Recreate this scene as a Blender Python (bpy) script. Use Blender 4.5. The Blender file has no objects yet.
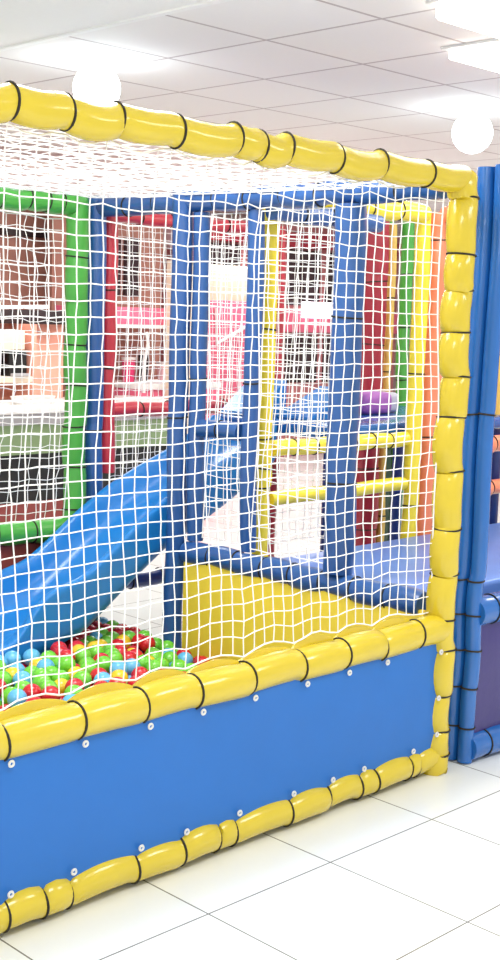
import bpy, bmesh, math, random
from mathutils import Vector, Matrix
random.seed(7)
sc = bpy.context.scene
COL = sc.collection
V = Vector

# ------------------------------------------------------------------ materials
def lin(c):
    return tuple(((x/255)/12.92 if x/255 <= .04045 else ((x/255+.055)/1.055)**2.4) for x in c) + (1,)

def mat(name, rgb, rough=.4, bump=0, scale=20, vary=0.0, emit=None, spec=.5, coat=0):
    m = bpy.data.materials.new(name); m.use_nodes = True
    nt = m.node_tree; b = nt.nodes['Principled BSDF']
    b.inputs['Base Color'].default_value = lin(rgb); b.inputs['Roughness'].default_value = rough
    b.inputs['Specular IOR Level'].default_value = spec
    b.inputs['Coat Weight'].default_value = coat; b.inputs['Coat Roughness'].default_value = .12
    tc = nt.nodes.new('ShaderNodeTexCoord')
    if vary or bump:
        n = nt.nodes.new('ShaderNodeTexNoise'); n.inputs['Scale'].default_value = scale
        n.inputs['Detail'].default_value = 4
        nt.links.new(tc.outputs['Object'], n.inputs['Vector'])
    if vary:
        mx = nt.nodes.new('ShaderNodeMix'); mx.data_type = 'RGBA'
        c = lin(rgb)
        mx.inputs[6].default_value = tuple(x*(1-vary) for x in c[:3]) + (1,)
        mx.inputs[7].default_value = tuple(min(1, x*(1+vary)) for x in c[:3]) + (1,)
        nt.links.new(n.outputs['Fac'], mx.inputs[0]); nt.links.new(mx.outputs[2], b.inputs['Base Color'])
    if bump:
        bp = nt.nodes.new('ShaderNodeBump'); bp.inputs['Strength'].default_value = bump
        bp.inputs['Distance'].default_value = .01
        nt.links.new(n.outputs['Fac'], bp.inputs['Height']); nt.links.new(bp.outputs['Normal'], b.inputs['Normal'])
    if emit:
        b.inputs['Emission Color'].default_value = lin(rgb); b.inputs['Emission Strength'].default_value = emit
    return m

def grid_mat(name, rgb, line, pitch, ox, oy, w, rough, vary):
    """Tiles with joints every `pitch` metres, in the object's own x and y."""
    m = mat(name, rgb, rough, 0, 1.5)
    nt = m.node_tree; b = nt.nodes['Principled BSDF']; N = nt.nodes.new; L = nt.links.new
    tc = [n for n in nt.nodes if n.type == 'TEX_COORD'][0]
    sp = N('ShaderNodeSeparateXYZ'); L(tc.outputs['Object'], sp.inputs[0])
    def math_(op, a, bb):
        n = N('ShaderNodeMath'); n.operation = op
        for i, v in enumerate((a, bb)):
            if v is None: continue
            if isinstance(v, (int, float)): n.inputs[i].default_value = v
            else: L(v, n.inputs[i])
        return n.outputs[0]
    outs = []; cells = []
    for ax, o in (('X', ox), ('Y', oy)):
        a = math_('SUBTRACT', sp.outputs[ax], o - w/2)
        a = math_('ADD', a, 40*pitch)
        cells.append(math_('FLOOR', math_('DIVIDE', a, pitch), None))
        a = math_('MODULO', a, pitch)
        outs.append(math_('LESS_THAN', a, w))
    f = math_('MAXIMUM', outs[0], outs[1])
    cb = N('ShaderNodeCombineXYZ'); L(cells[0], cb.inputs[0]); L(cells[1], cb.inputs[1])
    wn = N('ShaderNodeTexWhiteNoise'); wn.noise_dimensions = '3D'; L(cb.outputs[0], wn.inputs['Vector'])
    ns = N('ShaderNodeTexNoise'); ns.inputs['Scale'].default_value = 60; L(tc.outputs['Object'], ns.inputs['Vector'])
    k = math_('ADD', math_('MULTIPLY', wn.outputs['Value'], .5), math_('MULTIPLY', ns.outputs['Fac'], .5))
    tile = N('ShaderNodeMix'); tile.data_type = 'RGBA'; c = lin(rgb)
    tile.inputs[6].default_value = tuple(x*(1-vary) for x in c[:3]) + (1,); tile.inputs[7].default_value = c
    L(k, tile.inputs[0])
    mx = N('ShaderNodeMix'); mx.data_type = 'RGBA'
    L(f, mx.inputs[0]); L(tile.outputs[2], mx.inputs[6]); mx.inputs[7].default_value = lin(line)
    L(mx.outputs[2], b.inputs['Base Color'])
    bp = N('ShaderNodeBump'); bp.inputs['Strength'].default_value = .3; bp.inputs['Distance'].default_value = .002; bp.invert = True
    L(f, bp.inputs['Height']); L(bp.outputs['Normal'], b.inputs['Normal'])
    return m

def vinyl(name, rgb, rough=.22, bump=.25): return mat(name, rgb, rough, bump, 14, .06, spec=.5, coat=.35)

M = dict(
    yellow=vinyl('yellow_vinyl', (212, 187, 44)),
    yellow_pale=vinyl('bright_yellow_vinyl', (250, 224, 60)),
    blue=vinyl('blue_vinyl', (30, 100, 178)),
    dull=vinyl('dull_blue_vinyl', (42, 88, 152), .3),
    navy=vinyl('navy_vinyl', (28, 56, 128), .3),
    green=vinyl('green_vinyl', (72, 164, 62), .35),
    red=vinyl('red_vinyl', (196, 50, 66), .35),
    crimson=vinyl('crimson_vinyl', (165, 28, 50), .4),
    orange=vinyl('orange_vinyl', (250, 142, 102), .3),
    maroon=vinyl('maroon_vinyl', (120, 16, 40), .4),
    shade_green=vinyl('shaded_green_vinyl', (36, 72, 52), .4),  # green darkened for the shade under the higher deck
    tan=vinyl('tan_vinyl', (225, 190, 95), .4),
    purple=vinyl('purple_vinyl', (48, 36, 110), .35),
    panel_blue=mat('matt_blue_vinyl', (28, 106, 188), .5, .15, 9, .05),
    panel_yellow=mat('matt_yellow_vinyl', (246, 216, 64), .5, .2, 9, .06),
    mat_blue=mat('lilac_blue_mat', (96, 134, 206), .3, .1, 10, .12),
    slide=mat('blue_plastic', (30, 128, 206), .28, .05, 8, .04, coat=.2),
    cord=mat('dark_cord', (42, 38, 30), .8),
    eyelet=mat('white_plastic', (225, 222, 215), .4),
    net=mat('white_net_cord', (250, 248, 246), .7),
    lilac=mat('lilac_foam', (176, 106, 190), .5, .1, 10, .1),
    grey=mat('pale_grey_foam', (200, 200, 212), .5),
    b_red=mat('ball_red', (205, 28, 40), .25, coat=.3), b_green=mat('ball_green', (112, 202, 56), .25, coat=.3),
    b_yellow=mat('ball_yellow', (236, 200, 40), .25, coat=.3), b_blue=mat('ball_blue', (100, 184, 230), .25, coat=.3),
    white=mat('white_laminate', (240, 236, 232), .35), lgrey=mat('grey_laminate', (176, 172, 174), .5),
    sage=mat('sage_panel', (128, 150, 108), .6, 0, 3, .2), black=mat('black_panel', (22, 22, 24), .5),
    brick=mat('red_brown_plinth', (140, 62, 58), .6, .1, 12, .2),
    brown=mat('brown_wood', (172, 120, 104), .6, .1, 5, .18), salmon=mat('salmon_laminate', (248, 170, 148), .5, 0, 4, .12),
    cream=mat('cream_laminate', (244, 226, 200), .5), dark=mat('dark_brown', (44, 28, 30), .5),
    pink=mat('pink_laminate', (236, 108, 138), .5, 0, 3, .15), rose=mat('rose_paint', (196, 120, 122), .7, 0, 2, .15),
    palepink=mat('pale_pink', (246, 196, 204), .5), hotpink=mat('hot_pink', (226, 60, 116), .5),
    glass=mat('dark_shop_glass', (64, 48, 52), .15),
    wall=mat('off_white_paint', (238, 226, 224), .8, 0, 3, .04),
    pinkwall=mat('pale_pink_paint', (250, 222, 226), .8, 0, 3, .03),
    plaster=mat('white_plaster', (250, 249, 247), .85, .05, 40, .02),
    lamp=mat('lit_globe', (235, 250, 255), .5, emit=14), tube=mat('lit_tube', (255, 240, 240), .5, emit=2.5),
    fixture=mat('lit_diffuser', (255, 250, 238), .5, emit=6), sign=mat('lit_sign', (255, 240, 246), .5, emit=2.5),
    steel=mat('white_metal', (220, 220, 220), .4),
)
M['floor'] = grid_mat('white_floor_tiles', (242, 244, 241), (120, 118, 112), .4625, 2.083, 2.186, .0045, .22, .03)
M['ceil'] = grid_mat('ceiling_tiles', (248, 245, 243), (196, 186, 186), .6, 3.735, 3.725, .016, .85, .05)

# ------------------------------------------------------------------ objects
def tag(o, label=None, cat=None, group=None, kind=None):
    if label: o['label'] = label
    if cat: o['category'] = cat
    if group: o['group'] = group
    if kind: o['kind'] = kind
    return o

def empty(name, loc, label, cat, group=None):
    o = bpy.data.objects.new(name, None); COL.objects.link(o); o.location = loc; o.empty_display_size = .1
    return tag(o, label, cat, group)

def link(name, me, m, parent=None, smooth=True):
    me.materials.append(M[m])
    if smooth:
        for p in me.polygons: p.use_smooth = True
    o = bpy.data.objects.new(name, me); COL.objects.link(o)
    if parent:
        o.parent = parent
        w = V(parent.location) if parent.parent is None else V((0, 0, 0))
        o.matrix_parent_inverse = Matrix.Translation(-w)
    return o

def from_bm(name, bm, m, parent=None, smooth=True):
    bmesh.ops.recalc_face_normals(bm, faces=bm.faces)
    me = bpy.data.meshes.new(name); bm.to_mesh(me); bm.free()
    o = link(name, me, m, parent, False)
    if smooth:
        for p in me.polygons: p.use_smooth = True
        try: me.set_sharp_from_angle(angle=math.radians(40))
        except Exception: pass
    return o

def add_tube(bm, pts, rad, seg=14, cap=True, flat=None):
    """Sweep rings along pts; rad is a number or list."""
    pts = [V(p) for p in pts]; n = len(pts); rings = []
    for i, p in enumerate(pts):
        t = (pts[min(i+1, n-1)] - pts[max(i-1, 0)]).normalized()
        up = V((0, 0, 1)) if abs(t.z) < .8 else V((0, 1, 0))
        a = t.cross(up).normalized(); b = a.cross(t).normalized()
        r = rad[i] if isinstance(rad, (list, tuple)) else rad
        rings.append([bm.verts.new(p + (a*math.cos(2*math.pi*k/seg) + b*math.sin(2*math.pi*k/seg))*r) for k in range(seg)])
    for i in range(n-1):
        for k in range(seg):
            bm.faces.new((rings[i][k], rings[i][(k+1) % seg], rings[i+1][(k+1) % seg], rings[i+1][k]))
    if cap:
        bm.faces.new(rings[0][::-1]); bm.faces.new(rings[-1])

def add_ring(bm, c, axis, R, r, seg=22, sub=6):
    axis = V(axis).normalized(); c = V(c)
    up = V((0, 0, 1)) if abs(axis.z) < .8 else V((0, 1, 0))
    a = axis.cross(up).normalized(); b = a.cross(axis).normalized()
    g = []
    for i in range(seg):
        t = 2*math.pi*i/seg; d = a*math.cos(t) + b*math.sin(t)
        g.append([bm.verts.new(c + d*(R + r*math.cos(2*math.pi*k/sub)) + axis*(r*math.sin(2*math.pi*k/sub))) for k in range(sub)])
    for i in range(seg):
        for k in range(sub):
            bm.faces.new((g[i][k], g[(i+1) % seg][k], g[(i+1) % seg][(k+1) % sub], g[i][(k+1) % sub]))

def add_box(bm, lo, hi, bevel=0):
    lo = V(lo); hi = V(hi)
    g = bmesh.ops.create_cube(bm, size=1)
    for v in g['verts']:
        v.co = V([lo[i] + (v.co[i] + .5)*(hi[i]-lo[i]) for i in range(3)])
    if bevel:
        es = list({e for v in g['verts'] for e in v.link_edges})
        bmesh.ops.bevel(bm, geom=es, offset=bevel, segments=3, profile=.5, affect='EDGES')

def box(name, lo, hi, m, parent=None, bevel=.006):
    bm = bmesh.new(); add_box(bm, lo, hi, bevel); return from_bm(name, bm, m, parent)

def prism(name, poly, ax, lo, hi, m, parent=None, bevel=0):
    """Polygon in the two axes other than ax, extruded from lo to hi along ax."""
    bm = bmesh.new()
    def P(q, h):
        c = list(q); c.insert(ax, h); return V(c)
    a = [bm.verts.new(P(q, lo)) for q in poly]; b = [bm.verts.new(P(q, hi)) for q in poly]
    n = len(poly)
    bm.faces.new(a); bm.faces.new(b[::-1])
    for i in range(n): bm.faces.new((a[i], a[(i+1) % n], b[(i+1) % n], b[i]))
    if bevel: bmesh.ops.bevel(bm, geom=list(bm.edges), offset=bevel, segments=2, affect='EDGES')
    return from_bm(name, bm, m, parent)

def rail(name, p0, p1, r, m, parent, ties=(), bulge=(0, 0, 0), tie_r=.0034, pinch=.14, wob=.004, tie_m='cord'):
    """A foam-wrapped pipe: vinyl sleeve that bulges between the cords tied round it. `ties`: 0..1 along."""
    p0, p1 = V(p0), V(p1); L = (p1-p0).length; d = (p1-p0)/L
    rnd = random.Random(int(L*1000) + len(name))
    cuts = sorted(set([0.0] + [t for t in ties if 0 < t < 1] + [1.0]))
    pts, rad = [], []; bulge = V(bulge)
    amps = [rnd.uniform(.7, 1.2) for _ in cuts]
    for i in range(len(cuts)-1):
        a, b = cuts[i], cuts[i+1]; n = max(4, int((b-a)*L/.018))
        for j in range(n if i < len(cuts)-2 else n+1):
            s = j/n; t = a + (b-a)*s
            k = math.sin(math.pi*s)
            if (i == 0 and s < .5) or (i == len(cuts)-2 and s > .5): kk = k if len(cuts) > 2 else 1
            else: kk = k
            k4 = max(0, kk)**.45 if ties else 1
            rad.append(r*(1 - pinch + pinch*k4*amps[i]) if ties else r*(1 + .0))
            off = bulge*(k*amps[i]) if ties else V((0, 0, 0))
            w = V((math.sin(t*L*9 + i*1.7), math.cos(t*L*7 + i), math.sin(t*L*8 + 2*i)))*wob
            w -= d*w.dot(d)
            pts.append(p0 + d*(t*L) + off + w)
    bm = bmesh.new(); add_tube(bm, pts, rad, 20)
    o = from_bm(name, bm, m, parent)
    for t in ties:
        if not 0 < t < 1: continue
        c = p0 + d*(t*L)
        i = min(range(len(pts)), key=lambda q: (pts[q]-c).length)
        bm = bmesh.new()
        add_ring(bm, pts[i], d + V((rnd.uniform(-.08, .08), rnd.uniform(-.08, .08), rnd.uniform(-.08, .08))), rad[i] + .0015, tie_r)
        from_bm('cord_tie', bm, tie_m, o)
    return o

def even(n): return [i/n for i in range(1, n)]

def net(name, P, nu, nv, label, r=.0026, jit=.004, seed=1, m='net', group=None, edge=True):
    """Square-mesh net: P(u,v) -> point, nu x nv meshes. One thin 4-sided tube per strand."""
    rnd = random.Random(seed)
    K = [[P(i/nu, j/nv) for j in range(nv+1)] for i in range(nu+1)]
    for i in range(nu+1):
        for j in range(nv+1):
            p = V(K[i][j])
            if 0 < i < nu: p += V((rnd.uniform(-jit, jit), rnd.uniform(-jit, jit), rnd.uniform(-jit, jit)))
            K[i][j] = p
    bm = bmesh.new()
    for i in range(nu+1): add_tube(bm, K[i], r*(1.5 if edge and i in (0, nu) else 1), 5, False)
    for j in range(nv+1): add_tube(bm, [K[i][j] for i in range(nu+1)], r*(1.5 if edge and j in (0, nv) else 1), 5, False)
    o = from_bm(name, bm, m)
    return tag(o, label, 'net', group)

def struct(o):
    return tag(o, kind='structure')
# ------------------------------------------------------------------ the setting
bm = bmesh.new(); add_box(bm, (-2.5, -2.5, -.05), (13.5, 11, 0)); o = struct(from_bm('floor', bm, 'floor', None, False))
bm = bmesh.new(); add_box(bm, (3.165, -2.5, 2.6), (13.5, 11, 2.65)); struct(from_bm('ceiling', bm, 'ceil', None, False))
bm = bmesh.new(); add_box(bm, (-2.5, -2.5, 2.6), (3.165, 11, 2.65)); struct(from_bm('ceiling', bm, 'plaster', None, False))
struct(box('trim_1', (3.15, -2.5, 2.592), (3.18, 11, 2.6), 'plaster', None, 0))
struct(box('wall_back', (-2.5, 10.8, 0), (13.5, 11, 2.6), 'rose', None, 0))
struct(box('wall_right', (13.3, -2.5, 0), (13.5, 10.8, 2.6), 'wall', None, 0))
struct(box('trim_2', (-2.5, 10.74, 2.2), (13.3, 10.8, 2.6), 'pinkwall', None, 0))

# ------------------------------------------------------------------ yellow front frame
YF = 2.44
ff = empty('padded_barrier', (2.2, YF, 0), 'big yellow padded front frame with blue vinyl panel, standing on the white tiles', 'play frame')
X0 = 1.02
def tt(xs, a, b): return [(x-a)/(b-a) for x in xs]
pre = lambda x, st, lo: [x - st*k for k in range(1, 12) if x - st*k > lo]
top_t = [x-.026 for x in (1.671, 1.823, 1.974, 2.164, 2.363, 2.46, 2.558, 2.76, 2.965, 3.179)]
mid_t = [x-.016 for x in (1.642, 1.86, 2.07, 2.256, 2.455, 2.67, 2.857, 3.039, 3.23)]
bot_t = [x-.016 for x in (1.648, 1.756, 1.835, 2.053, 2.212, 2.346, 2.412, 2.634, 2.807, 2.953, 3.026, 3.20, 3.25)]
rail('top_rail', (X0, YF, 1.955), (3.345, YF, 1.948), .043, 'yellow', ff, tt(pre(1.645, .17, X0+.05) + top_t, X0, 3.35), (0, -.003, -.010), pinch=.08)
mr = rail('middle_rail', (X0, YF, .488), (3.35, YF, .488), .049, 'yellow', ff, tt(pre(1.626, .2, X0+.05) + mid_t, X0, 3.35), (0, -.003, .004), pinch=.07)
rail('bottom_rail', (X0, YF, .052), (3.35, YF, .052), .046, 'yellow', ff, tt(pre(1.632, .15, X0+.05) + bot_t, X0, 3.35), (0, -.003, .008), pinch=.1)
post_z = [1.915, 1.735, 1.617, 1.484, 1.345, 1.208, 1.03, .84, .683, .531, .427, .272, .148, .06]
PX = lambda z: 3.356 + .002*z/1.95
cp = rail('corner_post', (PX(1.99), YF, 1.958), (PX(0), YF, .004), .049, 'yellow', ff,
          [(1.985-z)/1.981 for z in post_z], (-.016, -.004, 0), pinch=.08)
rail('corner_post', (X0, YF, 1.985), (X0, YF, .004), .054, 'yellow', ff, [(1.985-z)/1.981 for z in post_z], (.01, 0, 0))

# the blue vinyl panel laced between the rails
bm = bmesh.new(); nx, nz = 60, 14; g = []
def pz(x, k):
    lo, hi = .085, .46
    for ts, sgn in ((mid_t, 1), (bot_t, -1)):
        pass
    return lo + (hi-lo)*k
for side in (0, 1):
    rows = []
    for i in range(nx+1):
        x = X0 + (3.35-X0)*i/nx; col = []
        for j in range(nz+1):
            k = j/nz
            y = YF - .022 + .006*math.sin(x*5.1 + k*3) * math.sin(math.pi*k) + .003*math.sin(x*17)*(k**3) + .006*side
            col.append(bm.verts.new((x, y, pz(x, k))))
        rows.append(col)
    for i in range(nx):
        for j in range(nz):
            bm.faces.new((rows[i][j], rows[i+1][j], rows[i+1][j+1], rows[i][j+1]))
    g.append(rows)
for i in range(nx):
    for j in (0, nz): bm.faces.new((g[0][i][j], g[0][i+1][j], g[1][i+1][j], g[1][i][j]))
for j in range(nz):
    for i in (0, nx): bm.faces.new((g[0][i][j], g[0][i][j+1], g[1][i][j+1], g[1][i][j]))
pan = from_bm('panel', bm, 'panel_blue', ff); pan['label'] = 'smooth blue vinyl panel laced into the yellow frame'
def eyelet(x, y, z, axis=(0, 1, 0)):
    bm = bmesh.new(); add_ring(bm, (x, y, z), axis, .0065, .0032, 14, 6); from_bm('eyelet', bm, 'eyelet', pan)
for x in pre(1.626, .2, X0+.05) + mid_t[:-1]: eyelet(x+.012, YF-.036, .437)
for x in [b for i, b in enumerate(bot_t) if i not in (1, 5, 10, 12)]: eyelet(x+.008, YF-.034, .112)
for z in (.427, .272, .148): eyelet(3.30, YF-.045, z)

# vinyl flap that rises in arches between the cords of the middle rail
def flap(name, pts_fn, n, m, parent, th=.004):
    bm = bmesh.new(); q = []
    for i in range(n+1):
        lo, hi = pts_fn(i/n); lo, hi = V(lo), V(hi); md = (lo+hi)/2 + V((0, -.004, .0))
        q.append([[bm.verts.new(p + V((0, s*th, 0))) for p in (lo, md, hi)] for s in (0, 1)])
    for i in range(n):
        for s in (0, 1):
            for k in (0, 1): bm.faces.new((q[i][s][k], q[i+1][s][k], q[i+1][s][k+1], q[i][s][k+1]))
        for k in (0, 2): bm.faces.new((q[i][0][k], q[i+1][0][k], q[i+1][1][k], q[i][1][k]))
    for i in (0, n):
        for k in (0, 1): bm.faces.new((q[i][0][k], q[i][0][k+1], q[i][1][k+1], q[i][1][k]))
    return from_bm(name, bm, m, parent)
allmid = sorted(pre(1.626, .2, X0+.05) + mid_t)
rnd = random.Random(3)
for a, b in zip(allmid[:-1], allmid[1:]):
    h = rnd.uniform(.018, .030)
    flap('vinyl_flap', lambda s: ((a+(b-a)*s, YF+.018, .518), (a+(b-a)*s, YF+.024, .533 + h*math.sin(math.pi*s)**.8)), 14, 'yellow', mr)

def cupsag(x, ts, amp):
    ts = sorted(ts)
    for a, b in zip(ts[:-1], ts[1:]):
        if a <= x <= b: return amp*math.sin(math.pi*(x-a)/(b-a))
    return 0
def front_net(u, v):
    x = X0 + .05 + (3.312 - X0 - .05)*u
    z0 = .545 + cupsag(x, allmid, .022); z1 = 1.912 - cupsag(x, pre(1.645, .17, X0)+top_t, .022)
    w = v**.93
    z = .545 + (1.912-.545)*w + (z0-.545)*(1-w)**7 + (z1-1.912)*w**9
    xx = x - .03*max(0, u-.5)*2*w + .006*math.sin(z*9 + u*3)
    y = YF + .02 + .03*math.sin(math.pi*v)*math.sin(math.pi*u) + .008*math.sin(x*6 + z*4)
    return V((xx, y, z + .0025*math.sin(x*8 + z*11)))
net('safety_net', front_net, 54, 33, 'white square-mesh net stretched across the open front of the big yellow frame', .0018, .0022, 2)
def roof_net(u, v):
    x = X0 + .05 + (3.32-X0-.05)*u; y = YF+.04 + (4.26-YF-.04)*v
    return V((x, y, 1.93 + .035*v - .012*math.sin(math.pi*u)*math.sin(math.pi*v)))
net('safety_net', roof_net, 38, 30, 'white net roof sagging between the yellow top rail and the back beams', .0018, .004, 3)

# ------------------------------------------------------------------ blue side frame (right side of the ball pit)
SX = 3.36
sf = empty('padded_barrier', (SX, 3.1, 0), 'blue padded side frame with a pale yellow panel facing the ball pit', 'play frame')
rail('post', (SX-.005, 2.905, 1.89), (SX-.005, 2.905, .60), .056, 'dull', sf, [.3, .75], pinch=.05)
rail('post', (3.385, 3.395, 1.89), (3.385, 3.395, .60), .033, 'dull', sf, [.5], pinch=.05)
rail('post', (SX-.02, 3.76, 1.975), (SX-.02, 3.76, .004), .041, 'dull', sf, [.45], pinch=.05)
rail('post', (3.375, 3.685, 1.89), (3.375, 3.685, .60), .034, 'dull', sf, [.5], pinch=.05)
rail('top_beam', (SX, 2.52, 1.93), (SX, 4.29, 1.93), .042, 'dull', sf, even(10), pinch=.06)
rail('post', (3.345, 4.31, 1.975), (3.345, 4.31, .004), .042, 'dull', sf, [.5], pinch=.05)
rail('guard_rail', (SX+.01, 3.43, 1.055), (SX+.01, 3.66, 1.055), .035, 'dull', sf, [.5], pinch=.05)
rail('cross_beam', (3.40, 3.33, 1.885), (4.02, 3.33, 1.885), .036, 'dull', sf, even(4), pinch=.06)
rail('panel_rail', (SX, 2.52, .555), (SX, 3.71, .555), .046, 'dull', sf, even(8), pinch=.1)
bm = bmesh.new(); add_box(bm, (SX-.028, 2.50, .02), (SX-.004, 3.70, .54), .006); pp = from_bm('panel', bm, 'panel_yellow', sf)
pp['label'] = 'pale yellow vinyl panel facing the ball pit'
net('safety_net', lambda u, v: V((SX + .012*math.sin(u*5+v*7), 2.93 + .41*u, .62 + 1.26*v)), 9, 28,
    'white net between the wide middle post and the thin blue post of the side frame', .0017, .003, 4)
net('safety_net', lambda u, v: V((3.375 + .012*math.sin(u*5+v*7), 3.41 + .215*u, .62 + 1.26*v)), 6, 30,
    'narrow white net beside the top of the slide, between two blue posts', .0017, .003, 5)

# ------------------------------------------------------------------ back of the ball pit
YB = 4.31
gf = empty('padded_barrier', (2.6, YB, 0), 'green padded frame at the back of the ball pit', 'play frame')
rail('post', (3.238, YB-.01, 1.97), (3.238, YB-.01, .004), .049, 'green', gf, [z/1.95 for z in (.25, .43, .61, .78, .95, 1.12, 1.3, 1.5)], pinch=.08)
rail('top_rail', (1.75, YB-.01, 1.935), (3.22, YB-.01, 1.935), .046, 'green', gf, [.2, .4, .6, .75, .84, .90, .95], (0, 0, -.006), pinch=.1)
rail('middle_rail', (1.75, YB-.01, .585), (3.20, YB-.01, .585), .050, 'green', gf, even(8), (0, 0, -.008), pinch=.1)
rail('post', (1.75, YB-.01, 1.97), (1.75, YB-.01, .004), .049, 'green', gf, even(10), pinch=.08)
lp = box('panel', (1.80, YB-.01, .02), (3.19, YB+.01, .55), 'brick', gf, .004); lp['label'] = 'dull red vinyl panel below the green rail'
net('safety_net', lambda u, v: V((1.80 + 1.385*u, YB-.01 + .03*math.sin(3*u+5*v), .63 + 1.26*v + .02*math.sin(5*u))), 30, 27,
    'white net hung inside the green frame, behind the slide', .0018, .006, 6)
rf = empty('padded_barrier', (3.9, YB, 0), 'red padded railing frame behind the top of the slide', 'play frame')
rail('post', (3.432, YB+.02, 1.93), (3.432, YB+.02, .80), .036, 'red', rf, [.3, .6], pinch=.06)
rail('post', (4.47, YB+.02, 1.93), (4.47, YB+.02, .004), .036, 'red', rf, [.3, .6], pinch=.06)
rail('top_rail', (3.42, YB+.02, 1.905), (4.46, YB+.02, 1.905), .031, 'red', rf, even(6), pinch=.06)
rail('middle_rail', (3.45, YB+.02, 1.07), (4.45, YB+.02, 1.07), .032, 'red', rf, even(6), pinch=.06)
rail('bottom_rail', (3.40, YB+.02, .297), (4.45, YB+.02, .297), .036, 'navy', rf, even(6), pinch=.06)['label'] = 'navy lower rail'
net('safety_net', lambda u, v: V((3.46 + .98*u, YB+.02 + .012*math.sin(4*u+6*v), .62 + 1.26*v)), 30, 40,
    'fine white net hung inside the red frame, over the slide top', .0016, .003, 7)

# ------------------------------------------------------------------ slide
sl = empty('slide', (3.2, 4.02, .1), 'glossy blue plastic slide running down into the ball pit', 'slide')
prof = [(3.99, 1.055, .86), (3.71, .905, .70), (3.55, .845, .62), (3.365, .765, .54), (3.20, .665, .43), (3.02, .535, .30), (2.94, .485, .245), (2.78, .445, .20), (2.72, .40, .19), (2.66, .32, .185), (2.60, .265, .18), (2.50, .25, .175), (2.40, .245, .175)]
def interp(x):
    for (a, r1, b1), (b, r2, b2) in zip(prof[:-1], prof[1:]):
        if b <= x <= a:
            s = (a-x)/(a-b); s2 = s
            return r1+(r2-r1)*s2, b1+(b2-b1)*s2
bm = bmesh.new(); rows = []
NX = 60
for i in range(NX+1):
    x = 3.99 + (2.40-3.99)*i/NX
    # smooth the profile a little
    zs = [interp(min(3.99, max(2.40, x+d))) for d in (-.03, -.015, 0, .015, .03)]
    rim = sum(z[0] for z in zs)/5; low = sum(z[1] for z in zs)/5
    tr = low + .085                      # trough floor
    far = rim if x > 2.8 else max(rim, .445 - .3*max(0, 2.72-x))
    y0, y1 = 3.825, 4.235
    sec = []
    # outer near wall bottom -> near rim -> inside -> far rim -> outer far -> underside
    sec += [(y0-.012, low - .01), (y0-.006, (low+rim)/2), (y0-.008, rim-.02), (y0-.002, rim-.004), (y0+.012, rim), (y0+.03, rim-.006)]
    tr = min(tr, rim-.02)
    d = y1-y0
    sec += [(y0+.045, (rim*2+tr)/3), (y0+.06, (rim+2*tr)/3), (y0+.085, tr+.008), (y0+.13, tr), ((y0+y1)/2, tr-.003), (y1-.13, tr), (y1-.085, tr+.008), (y1-.055, (far+2*tr)/3), (y1-.042, (far*2+tr)/3), (y1-.03, far-.006), (y1-.012, far), (y1+.002, far-.004), (y1+.008, far-.02), (y1+.006, (low+far)/2), (y1+.012, low-.01)]
    sec += [((y0+y1)/2 + .08, low), ((y0+y1)/2-.08, low)]
    rows.append([bm.verts.new((x, y, z)) for y, z in sec])
n = len(rows[0])
for i in range(NX):
    for k in range(n): bm.faces.new((rows[i][k], rows[i][(k+1) % n], rows[i+1][(k+1) % n], rows[i+1][k]))
bm.faces.new(rows[0]); bm.faces.new(rows[-1][::-1])
so = from_bm('chute', bm, 'slide', sl)
sub = so.modifiers.new('sub', 'SUBSURF'); sub.levels = 1; sub.render_levels = 2
prism('foot', [(2.42, .142), (2.75, .142), (2.75, .195), (2.42, .18)], 1, 3.90, 4.16, 'slide', sl, .008)

# ------------------------------------------------------------------ risers added under the balls, and balls
pf = prism('ball_riser', [(X0+.06, .002), (3.322, .002), (3.322, .065), (3.25, .065), (2.80, .14), (X0+.06, .14)], 1, 2.50, 3.799, 'navy', None, .006)  # sloping block added to lift the balls to their level in the image
pb = box('ball_riser', (X0+.06, 3.80, .002), (3.30, 4.24, .14), 'navy', None, .006)  # level block added to raise the balls at the back
tag(pb, 'flat dark blue padded mat added to raise balls, under the foot of the slide', 'mat')
tag(pf, 'dark blue sloping padded mat added to raise the balls of the ball pit', 'mat')
bm = bmesh.new(); bmesh.ops.create_uvsphere(bm, u_segments=24, v_segments=14, radius=.0333)
base = bpy.data.meshes.new('ball'); bm.to_mesh(base); bm.free()
for p in base.polygons: p.use_smooth = True
bmesh_by = {}
for c in ('red', 'green', 'yellow', 'blue'):
    me = base.copy(); me.materials.append(M['b_'+c]); bmesh_by[c] = me
cname = dict(red='red', green='lime green', yellow='yellow', blue='sky blue')
rnd = random.Random(11)
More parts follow.
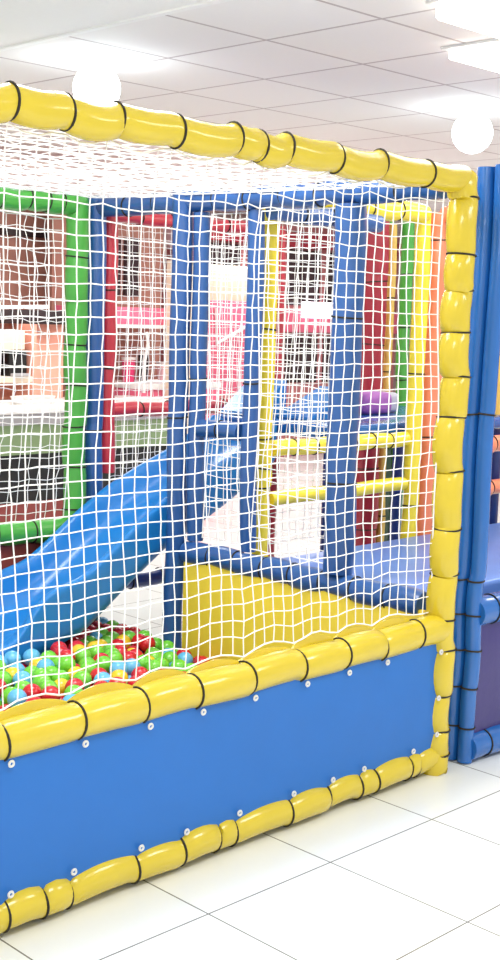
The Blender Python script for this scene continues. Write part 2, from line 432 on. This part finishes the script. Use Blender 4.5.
BALLS = '''2333,3670,231;3280,3273,100;2517,3452,175;3082,3640,128;3158,4074,175;2217,3531,230;2677,3646,175;2283,3246,175;2178,3394,175;2885,3573,216;2383,3188,175;2350,3362,175;2311,3361,230;2276,3563,230;3062,3229,131;3163,3931,175;2406,3526,175;2857,3765,221;2787,3201,175;2923,3632,210;3215,3634,106;2282,3130,175;2604,3765,175;2926,3193,154;2751,3395,175;3081,3130,128;2121,3130,175;3128,3319,176;2738,3765,175;2660,3606,227;2813,3654,175;2339,3521,225;3045,3321,134;2505,3501,236;2231,3737,231;3047,3459,134;3114,3188,122;2950,3647,150;3148,3643,117;2177,3463,175;3220,3966,175;2460,3486,175;3280,3619,100;2216,3667,230;2911,3593,156;2180,3187,175;2990,3670,199;2525,3336,233;2483,3284,230;2416,3207,230;2637,3706,175;2577,3423,175;2817,3698,226;2927,3323,154;2383,3304,175;2884,3130,161;2120,3283,175;2159,3565,230;3265,3373,156;2990,3426,143;2397,3661,215;2236,3564,175;2845,3596,167;2584,3188,175;2671,3765,175;3147,3130,117;2963,3498,204;2493,3706,175;2417,3130,175;3194,3284,161;2838,3306,170;2881,3653,161;3219,3772,118;3105,3966,175;2320,3754,175;2293,3462,175;2484,3246,175;2276,3635,230;2717,3640,237;3222,3441,105;2991,3159,194;2773,3458,177;2551,3246,175;3102,3771,125;3280,3725,161;3016,3609,194;3280,4077,175;2920,3707,155;2235,3360,175;2651,3265,230;3163,3863,175;2584,3265,230;2711,3588,175;2929,3748,210;3213,3130,106;2892,3692,214;2644,3423,175;2625,3461,228;2450,3188,175;2175,3322,175;3047,3999,175;2688,3171,230;3243,3477,157;2356,3740,229;2120,3631,175;2738,3703,233;3174,3581,112;3250,3168,147;2718,3304,175;2217,3463,230;2781,3419,231;2517,3188,175;2293,3326,175;3108,4118,175;2618,3362,175;3045,4140,175;2784,3631,231;2942,3258,151;2950,3130,150;2383,3420,175;2774,3708,176;3174,3689,158;3208,3507,107;2237,3634,175;2705,3707,175;2193,3358,229;2774,3267,175;2730,3255,224;2879,3429,162;2235,3701,175;3223,3832,175;2993,3498,143;2693,3480,231;3016,3647,139;3016,3130,139;3221,4115,175;2120,3360,175;2442,3523,231;3223,3239,104;2607,3664,218;3119,3236,169;2565,3711,175;2921,3231,209;2565,3765,230;3100,3283,125;3157,3457,115;3205,4180,175;3074,4200,175;3280,3686,100;2525,3765,175;2450,3304,175;2874,3362,163;2990,3897,175;2416,3323,230;2294,3599,175;2454,3692,232;3280,3867,175;2494,3746,231;2513,3567,227;2746,3554,221;2235,3293,175;2294,3529,175;2990,4101,175;2586,3490,175;2386,3765,175;3247,3666,155;2332,3427,218;3280,3340,100;2953,3765,149;2235,3496,175;2168,3716,218;3047,3800,150;3223,3374,104;2349,3246,175;3180,3188,111;2763,3170,229;3191,3616,167;3163,3800,143;2526,3519,175;2217,3598,229;3009,3756,185;2352,3631,175;2316,3188,175;2618,3130,175;3105,3703,124;3238,3566,102;2721,3190,175;2723,3510,175;3105,4033,175;3105,3896,175;3157,3169,171;2684,3130,175;3280,3205,100;2935,3464,152;2774,3494,233;2235,3429,175;3167,4007,175;2137,3394,230;2178,3531,175;2120,3498,175;3108,3579,123;2933,3391,153;2411,3593,175;2120,3698,175;2187,3765,175;2936,3531,152;2558,3460,228;3061,3683,175;3274,4007,175;2356,3698,175;2383,3381,230;3157,3318,115;2390,3565,231;2818,3132,174;3280,3936,175;2417,3362,175;2893,3303,208;3007,3266,140;2584,3304,175;2685,3362,175;2831,3357,214;2986,3707,144;3101,3422,125;3255,3598,159;2254,3765,175;2408,3467,216;2987,3352,144;3214,3545,162;3107,3826,175;3042,3586,134;3022,3543,184;2870,3534,163;2637,3745,230;3149,3559,173;2591,3594,233;2120,3765,175;2332,3294,218;2350,3130,175;2178,3598,175;3280,3753,100;2622,3546,175;2788,3524,175;2809,3765,174;3222,3307,104;2751,3130,176;2510,3658,219;2618,3246,175;2450,3420,175;3017,3460,194;3159,3389,115;2294,3671,175;2848,3711,167;3158,3251,115;2836,3478,176;3222,3899,175;2678,3543,212;3280,3530,140;3208,3764,183;3280,3476,100;3048,3931,175;3062,3275,180;3138,4178,175;2707,3445,175;2357,3481,175;2120,3216,175;2744,3648,175;3280,3409,100;2456,3603,224;2774,3765,231;2951,3568,206;2959,3427,203;3125,3622,176;2450,3648,175;2778,3334,181;2422,3709,175;2458,3765,175;2657,3489,175;2629,3523,253;3108,3479,159;2990,3828,175;2292,3395,175;2551,3362,175;2990,3964,175;2215,3130,175;2180,3254,175;3066,3523,130;2417,3246,175;2560,3644,175;3160,3739,115;3072,3422,185;2998,3200,142;2551,3130,175;3047,3734,134;2861,3130,225;3220,4048,175;3143,3522,118;2651,3342,230;2120,3564,175;3102,3355,125;2670,3686,230;3047,3863,175;2332,3599,230;2779,3591,175;3280,3130,100;2853,3189,167;2468,3552,175;2562,3576,175;2517,3226,230;3048,4068,175;2178,3665,175;2517,3304,175;2897,3485,204;2685,3246,175;2819,3565,222;2683,3406,226;3073,3355,185;3055,3175,170;2450,3380,230;3280,4148,175;2981,3303,190;2651,3304,175;2604,3397,231;3280,3797,158;3044,3388,134;2990,4034,175;2517,3401,218;2817,3408,173;2651,3188,175;2351,3564,175;2976,3585,145;3082,3571,186;2291,3765,235;2887,3765,160;2729,3351,223;2569,3531,225;2247,3189,175;3215,3701,106;2468,3445,235;2876,3251,162;2828,3249,209;2484,3130,175;2504,3609,175;2619,3613,175;2120,3429,175;2484,3362,175'''
for s in BALLS.split(';'):
    x, y, z = (int(q)/1000 for q in s.split(','))
    c = rnd.choices(('red', 'green', 'yellow', 'blue'), (40, 25, 15, 20))[0]
    o = bpy.data.objects.new('ball', bmesh_by[c]); COL.objects.link(o); o.location = (x, y, z)
    o.rotation_euler = (rnd.uniform(0, 3), rnd.uniform(0, 3), 0)
    if x > 3.04 and y < 3.74: zone = 'heaped against the pale yellow side panel'
    elif y > 3.74: zone = 'in the shade below the raised slide'
    elif y < 3.36: zone = 'just behind the yellow middle rail'
    elif x < 2.75: zone = 'at the foot of the slide'
    else: zone = 'in the open middle of the pit'
    tag(o, '%s plastic ball %s' % (cname[c], zone), 'ball', '%s balls %s' % (cname[c], zone))

# ------------------------------------------------------------------ right module: decks and frames behind the blue posts
rm = empty('padded_barrier', (4.4, YF-.025, 0), 'blue padded front frame with a dark purple panel beside the yellow corner post', 'play frame')
rail('post', (3.530, 2.475, 2.005), (3.488, 2.475, .004), .032, 'blue', rm, [.405, .685, .745, .805, .87, .94], pinch=.05)
rail('corner_post', (3.534, 2.415, 2.01), (3.496, 2.415, .004), .027, 'blue', rm, [.405, .685, .745, .805, .87, .94], pinch=.05)
rail('corner_post', (5.40, YF-.025, 1.99), (5.40, YF-.025, .004), .05, 'blue', rm, even(6), pinch=.05)
rail('top_rail', (3.535, 2.415, 1.955), (5.40, YF-.025, 1.955), .046, 'blue', rm, even(9), pinch=.06)
rail('middle_rail', (3.505, 2.415, .525), (5.40, YF-.025, .535), .052, 'blue', rm, [.045] + even(9), pinch=.07)
rail('bottom_rail', (3.502, 2.415, .052), (5.40, YF-.025, .055), .05, 'blue', rm, [.045] + even(9), pinch=.07)
q = box('panel', (3.52, YF-.035, .09), (5.36, YF-.017, .50), 'purple', rm, .004); q['label'] = 'dark purple vinyl panel'
for x in (3.76, 4.0, 4.24):
    bm = bmesh.new(); add_ring(bm, (x, YF-.041, .115), (0, 1, 0), .009, .004, 14, 6); from_bm('eyelet', bm, 'eyelet', q)

dk = box('deck_platform', (3.42, 2.585, .0), (5.38, 3.355, .565), 'mat_blue', None, .02)
tag(dk, 'low deck with a soft lilac-blue top under the yellow rails', 'deck')
up = empty('deck_platform', (4.3, 3.9, 0), 'higher blue padded deck behind the yellow rails', 'deck')
box('deck_pad', (4.0, 3.50, .985), (5.35, 4.26, 1.045), 'blue', up, .02)
for x, y in ((4.06, 3.58), (5.30, 3.58), (5.31, 4.2)):
    rail('leg', (x, y, .99), (x, y, .002), .03, 'navy', up, (), pinch=0, wob=0)

yf = empty('padded_barrier', (3.95, 3.42, 0), 'yellow padded frame with two rails at the back of the low deck', 'play frame')
rail('post', (3.500, 3.435, 1.93), (3.500, 3.435, .004), .034, 'yellow_pale', yf, [.25, .47, .53, .57, .72, .8], pinch=.06)
rail('post', (4.425, 3.42, 1.95), (4.425, 3.42, .004), .036, 'yellow_pale', yf, [.35, .65], pinch=.06)
rail('top_rail', (3.50, 3.42, 1.955), (4.42, 3.42, 1.952), .043, 'yellow_pale', yf, even(5), pinch=.05)
rail('upper_rail', (3.53, 3.42, .985), (4.37, 3.42, .985), .034, 'yellow_pale', yf, even(7), pinch=.08)
rail('lower_rail', (3.53, 3.42, .785), (4.37, 3.42, .785), .030, 'yellow_pale', yf, [.5], pinch=.04)
net('safety_net', lambda u, v: V((3.53 + .52*u, 3.45 + .012*math.sin(5*u+4*v), .60 + 1.27*v)), 13, 32,
    'white net on the yellow railed frame, beside its thinner post', .0016, .003, 8)

of = empty('padded_barrier', (5.0, 3.42, 0), 'orange padded frame with two rails behind the low deck', 'play frame')
rail('post', (4.545, 3.43, 1.97), (4.545, 3.43, .004), .061, 'orange', of, [.06, .5, .8], pinch=.05)
rail('upper_rail', (4.58, 3.43, .925), (5.5, 3.43, .925), .040, 'orange', of, even(4), pinch=.04)
rail('lower_rail', (4.58, 3.43, .715), (5.5, 3.43, .715), .036, 'orange', of, even(4), pinch=.04)
rail('top_beam', (4.545, 2.50, 1.955), (4.545, 3.40, 1.955), .042, 'orange', of, even(4), pinch=.05)
rail('post', (5.5, 3.43, 1.97), (5.5, 3.43, .004), .045, 'orange', of, even(4), pinch=.05)
tp = empty('padded_post', (5.60, 3.80, 0), 'slim tan padded post beyond the orange rails', 'post')
rail('post_sleeve', (5.60, 3.80, 2.0), (5.60, 3.80, .004), .030, 'tan', tp, even(6), pinch=.06)

# frames behind the higher deck
rp = empty('padded_post', (5.36, 4.45, 0), 'thick crimson padded post behind the higher deck', 'post')
rail('post_sleeve', (5.36, 4.45, 2.04), (5.36, 4.45, .004), .066, 'crimson', rp, even(6), pinch=.05)
tp2 = empty('padded_post', (5.49, 4.45, 0), 'thin tan padded post between the crimson and green posts', 'post')
rail('post_sleeve', (5.49, 4.45, 2.02), (5.49, 4.45, .004), .026, 'tan', tp2, even(5), pinch=.06)
g2 = empty('padded_barrier', (5.6, 4.45, 0), 'green padded frame with dark sheets for shade behind the higher deck', 'play frame')
rail('post', (5.625, 4.45, 2.04), (5.625, 4.45, .004), .036, 'green', g2, even(7), pinch=.06)
rail('top_rail', (5.30, 4.575, 2.03), (5.62, 4.575, 2.03), .036, 'green', g2, even(5), pinch=.06)
rail('post', (5.30, 4.575, 2.04), (5.30, 4.575, .004), .036, 'green', g2, even(7), pinch=.06)
box('panel', (5.32, 4.58, .02), (5.47, 4.60, .95), 'maroon', g2, .004)['label'] = 'dark maroon sheet for shade under the deck'  # dark sheets added for the shade around the posts below the deck
box('panel', (5.475, 4.58, .02), (5.85, 4.60, .95), 'shade_green', g2, .004)['label'] = 'dark green sheet for shade under the deck'
mf = empty('padded_barrier', (6.4, 4.47, 0), 'maroon padded frame seen between the blue posts and orange rails', 'play frame')
rail('post', (5.98, 4.47, 2.05), (5.98, 4.47, .004), .036, 'maroon', mf, even(5), pinch=.06)
rail('post', (7.1, 4.47, 2.05), (7.1, 4.47, .004), .036, 'maroon', mf, even(5), pinch=.06)
box('panel', (6.01, 4.46, 1.0), (7.07, 4.48, 2.03), 'maroon', mf, .004)
rail('middle_rail', (6.0, 4.47, .96), (7.08, 4.47, .96), .04, 'blue', mf, even(6), pinch=.05)

# soft pieces lying on the higher deck
def wedge(x0, x1, y0, y1, z, h, label):
    o = prism('wedge_cushion', [(x0, z), (x1, z), (x1, z+h), (x0+.0, z+.012)], 1, y0, y1, 'slide', None, .006)
    tag(o, label, 'cushion')
wedge(4.02, 4.22, 4.0, 4.24, 1.046, .17, 'light blue wedge cushion on the higher deck, beside the slide top')
wedge(4.10, 4.40, 3.74, 3.96, 1.046, .14, 'light blue wedge cushion on the higher deck, above the yellow rails')
tag(box('foam_block', (4.63, 3.86, 1.046), (4.83, 4.06, 1.15), 'lilac', None, .03), 'lilac foam block on the higher deck in front of the crimson post', 'cushion')
tag(box('foam_block', (4.845, 3.90, 1.046), (4.93, 4.06, 1.145), 'grey', None, .025), 'pale grey foam block on the higher deck beside the lilac one', 'cushion')

# ------------------------------------------------------------------ the shops beyond
ct = empty('counter', (4.8, 6.75, 0), 'long counter with white top, sage band and black front beyond the ball pit', 'counter')
box('counter_top', (3.2, 6.46, .855), (5.78, 7.05, .905), 'white', ct, .006)
box('fascia', (3.23, 6.49, .785), (5.75, 7.02, .855), 'lgrey', ct, 0)
box('front_band', (3.23, 6.50, .60), (5.75, 7.02, .785), 'sage', ct, 0)
box('front_panel', (3.23, 6.51, .30), (5.75, 7.02, .60), 'black', ct, 0)
box('plinth', (3.23, 6.50, 0), (5.75, 7.02, .30), 'brick', ct, 0)
dc = empty('display_cabinet', (4.5, 6.85, .905), 'salmon display cabinet with cream shelves standing on the counter', 'cabinet')
box('back_panel', (3.3, 6.98, .906), (5.15, 7.02, 1.40), 'salmon', dc, 0)
box('shelf', (3.3, 6.72, 1.03), (4.72, 6.98, 1.07), 'cream', dc, .004)
box('shelf', (3.3, 6.72, 1.24), (4.66, 6.98, 1.36), 'cream', dc, .004)
box('side_panel', (3.3, 6.72, .906), (3.33, 6.98, 1.40), 'salmon', dc, 0)
box('side_panel', (4.72, 6.72, .906), (4.75, 6.98, 1.40), 'salmon', dc, 0)
box('canopy', (3.3, 6.86, 1.40), (5.15, 7.02, 1.49), 'dark', dc, .005)
for x, w, h, m, lb in ((4.40, .10, .11, 'salmon', 'salmon box on the cabinet shelf beside the dark machine'), (4.22, .12, .13, 'brown', 'brown box on the lower cabinet shelf beside the salmon box')):
    tag(box('box', (x, 6.75, 1.071), (x+w, 6.9, 1.071+h), m, None, .004), lb, 'box')
ma = empty('coffee_machine', (4.62, 6.8, 1.07), 'small dark machine at the end of the cabinet shelf', 'machine')
box('body', (4.56, 6.74, 1.071), (4.69, 6.92, 1.235), 'black', ma, .006)
box('drip_tray', (4.565, 6.69, 1.071), (4.685, 6.74, 1.09), 'lgrey', ma, .003)
tr = empty('serving_tray', (4.62, 6.58, .905), 'white oval tray lying on the white counter top', 'tray')
bm = bmesh.new(); bmesh.ops.create_cone(bm, cap_ends=True, segments=32, radius1=.14, radius2=.17, depth=.05)
for v in bm.verts: v.co = V((v.co.x*.95 + 4.62, v.co.y*.5 + 6.57, v.co.z + .931))
from_bm('dish', bm, 'white', tr)
bm = bmesh.new(); add_tube(bm, [(4.1, 6.845, 1.485), (4.92, 6.845, 1.515)], .011, 10); from_bm('tube_lamp', bm, 'tube', dc)['label'] = 'lit white tube lamp'
wp = empty('partition', (4.4, 7.9, 0), 'brown partition wall with a dark post behind the counter', 'partition')
box('wall_panel', (3.0, 7.85, 0), (5.95, 7.95, 2.35), 'brown', wp, 0)
box('dark_post', (4.70, 7.80, 1.2), (4.82, 7.849, 2.3), 'dark', wp, 0)
box('dark_rail', (5.2, 7.80, 2.02), (5.9, 7.849, 2.07), 'dark', wp, 0)
box('dark_rail', (5.3, 7.80, 2.22), (5.9, 7.849, 2.27), 'dark', wp, 0)

ki = empty('kiosk', (6.4, 7.4, 0), 'pink kiosk with cream post seen through the red frame', 'kiosk')
box('back_panel', (5.50, 7.60, 0), (6.55, 7.66, 2.35), 'brown', ki, 0)
for x in (5.98, 6.16):
    box('window_pane', (x, 7.57, 1.62), (x+.13, 7.599, 2.05), 'glass', ki, 0)
box('awning', (5.45, 6.95, 1.40), (6.45, 7.5, 1.53), 'pink', ki, .01)
box('awning_trim', (5.45, 6.93, 1.385), (6.1, 6.949, 1.41), 'white', ki, 0)
box('cream_post', (6.02, 6.80, 0), (6.16, 6.94, 1.87), 'cream', ki, .006)
box('counter', (5.80, 6.96, 0), (6.6, 7.4, .95), 'pink', ki, .006)
box('counter_top', (5.79, 6.94, .95), (6.6, 7.42, .99), 'white', ki, .004)
bm = bmesh.new(); add_tube(bm, [(5.80, 6.9, .93), (5.80, 6.9, 1.15), (5.83, 6.9, 1.28), (5.815, 6.9, 1.36)], .012, 10); from_bm('white_pole', bm, 'white', ki)
for x, w, h, m, lb in ((5.86, .10, .16, 'hotpink', 'hot pink tub on the pink kiosk counter'), (6.0, .08, .20, 'dark', 'dark bottle-shaped tub on the pink kiosk counter'), (6.22, .14, .12, 'palepink', 'pale pink tub on the pink kiosk counter')):
    t = empty('tub', (x, 7.15, .99), lb, 'tub')
    bm = bmesh.new(); add_tube(bm, [(x, 7.15, .991), (x, 7.15, .991+h)], [w*.42, w*.5], 16); from_bm('body', bm, m, t)
    bm = bmesh.new(); add_tube(bm, [(x, 7.15, .992+h), (x, 7.15, 1.012+h)], w*.53, 16); from_bm('lid', bm, 'white', t)

ds = empty('display_stand', (7.6, 8.0, 0), 'tall pink and cream display stand with a white bracket', 'stand')
box('cream_panel', (7.15, 8.0, 1.62), (8.05, 8.06, 1.92), 'cream', ds, .005)
box('pink_panel', (7.15, 8.0, .80), (8.05, 8.06, 1.62), 'pink', ds, .005)
bm = bmesh.new(); add_tube(bm, [(7.50, 7.985, 1.55), (7.52, 7.985, 1.25), (7.92, 7.985, 1.42)], .016, 8); from_bm('white_bracket', bm, 'white', ds)
for x in (7.25, 7.95): box('leg', (x, 8.0, 0), (x+.05, 8.06, .80), 'steel', ds, 0)
sh = empty('shop_front', (9.6, 9.0, 0), 'dim shop front with red bars and a lit white sign', 'shop front')
box('back_panel', (8.4, 9.3, 0), (11.6, 9.4, 2.45), 'rose', sh, 0)
for i, x in enumerate((8.55, 9.15, 9.75, 10.35, 10.95)):
    box('window_pane', (x, 9.27, 1.62), (x+.48, 9.299, 2.2), 'glass', sh, 0)
    box('window_pane', (x, 9.27, .8), (x+.48, 9.299, 1.3), 'glass', sh, 0)
box('red_bar', (8.4, 9.20, 2.22), (11.6, 9.29, 2.36), 'crimson', sh, 0)
box('pink_band', (8.4, 9.18, 1.34), (11.6, 9.26, 1.58), 'pink', sh, 0)
sg = box('sign_panel', (9.85, 9.12, 1.49), (10.3, 9.179, 1.66), 'sign', sh, .01); sg['label'] = 'lit white sign'

# ------------------------------------------------------------------ lamps
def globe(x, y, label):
    g = empty('glow_globe_lamp', (x, y, 2.6), label, 'lamp')
    bm = bmesh.new(); bmesh.ops.create_uvsphere(bm, u_segments=28, v_segments=18, radius=.105)  # globe enlarged to the size of the glow around the lamp
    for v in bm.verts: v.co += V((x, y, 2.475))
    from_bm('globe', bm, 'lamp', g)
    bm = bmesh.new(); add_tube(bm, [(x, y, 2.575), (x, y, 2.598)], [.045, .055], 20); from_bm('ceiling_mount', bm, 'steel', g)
globe(3.56, 4.60, 'round glow-sized globe lamp over the yellow top rail, farther from the corner post')
globe(5.55, 4.00, 'round glow-sized globe lamp over the yellow corner post')
cl = empty('ceiling_lit_box', (4.2, 2.6, 2.6), 'big lit box lamp on the tiled ceiling, nearer than both globe lamps', 'lamp')
box('diffuser', (3.62, 2.28, 2.53), (5.0, 2.80, 2.585), 'fixture', cl, .02)
box('back_plate', (3.60, 2.26, 2.585), (5.02, 2.82, 2.599), 'steel', cl, 0)

glow_box = empty('ceiling_lit_box', (4.8, 3.1, 2.6), 'thinner lit box added for the lamp glow on the tiled ceiling, beside the big one', 'lamp')  # second lit box, added to widen the blown-out glow of the big lamp
box('diffuser', (4.27, 2.97, 2.55), (5.4, 3.22, 2.588), 'fixture', glow_box, .012)
box('back_plate', (4.25, 2.95, 2.588), (5.42, 3.24, 2.599), 'steel', glow_box, 0)

def area(x, y, z, sx, sy, power, col=(1, .995, .98)):
    l = bpy.data.lights.new('room_light', 'AREA'); l.shape = 'RECTANGLE'; l.size = sx; l.size_y = sy
    l.energy = power; l.color = col
    o = bpy.data.objects.new('room_light', l); COL.objects.link(o); o.location = (x, y, z); return o
area(1.2, .8, 2.57, 1.2, .6, 37)
area(3.9, .4, 2.57, 1.2, .6, 37)
area(-.6, 2.6, 2.57, 1.2, .6, 25)
area(2.3, 3.1, 2.57, 1.2, .6, 46)
area(4.2, 6.0, 2.57, 1.2, .6, 43)
area(6.6, 5.4, 2.57, 1.2, .6, 43)
area(8.0, 8.0, 2.57, 1.2, .6, 68)
area(5.6, 8.9, 2.57, 1.2, .6, 50)
area(6.5, 2.5, 2.57, 1.2, .6, 37)

w = bpy.data.worlds.new('World'); sc.world = w; w.use_nodes = True
bg = w.node_tree.nodes['Background']; bg.inputs[0].default_value = (.985, 1, .99, 1); bg.inputs[1].default_value = .95

# ------------------------------------------------------------------ camera
cam = bpy.data.cameras.new('camera'); co = bpy.data.objects.new('camera', cam); COL.objects.link(co)
yaw, pit, rol = math.radians(44.968), math.radians(7.4259), math.radians(1.772)
f = V((math.sin(yaw)*math.cos(pit), math.cos(yaw)*math.cos(pit), -math.sin(pit)))
r = V((math.cos(yaw), -math.sin(yaw), 0)); u = r.cross(f)
r2 = r*math.cos(rol) + u*math.sin(rol); u2 = -r*math.sin(rol) + u*math.cos(rol)
co.matrix_world = Matrix(((r2.x, u2.x, -f.x, 0), (r2.y, u2.y, -f.y, 0), (r2.z, u2.z, -f.z, 1.5), (0, 0, 0, 1)))
cam.sensor_fit = 'VERTICAL'; cam.sensor_height = 36; cam.lens = 1263.64/960*36; cam.clip_start = .05
sc.camera = co
vs = sc.view_settings
vs.view_transform = 'Standard'; vs.look = 'None'; vs.gamma = 1; vs.use_curve_mapping = False; vs.exposure = 0
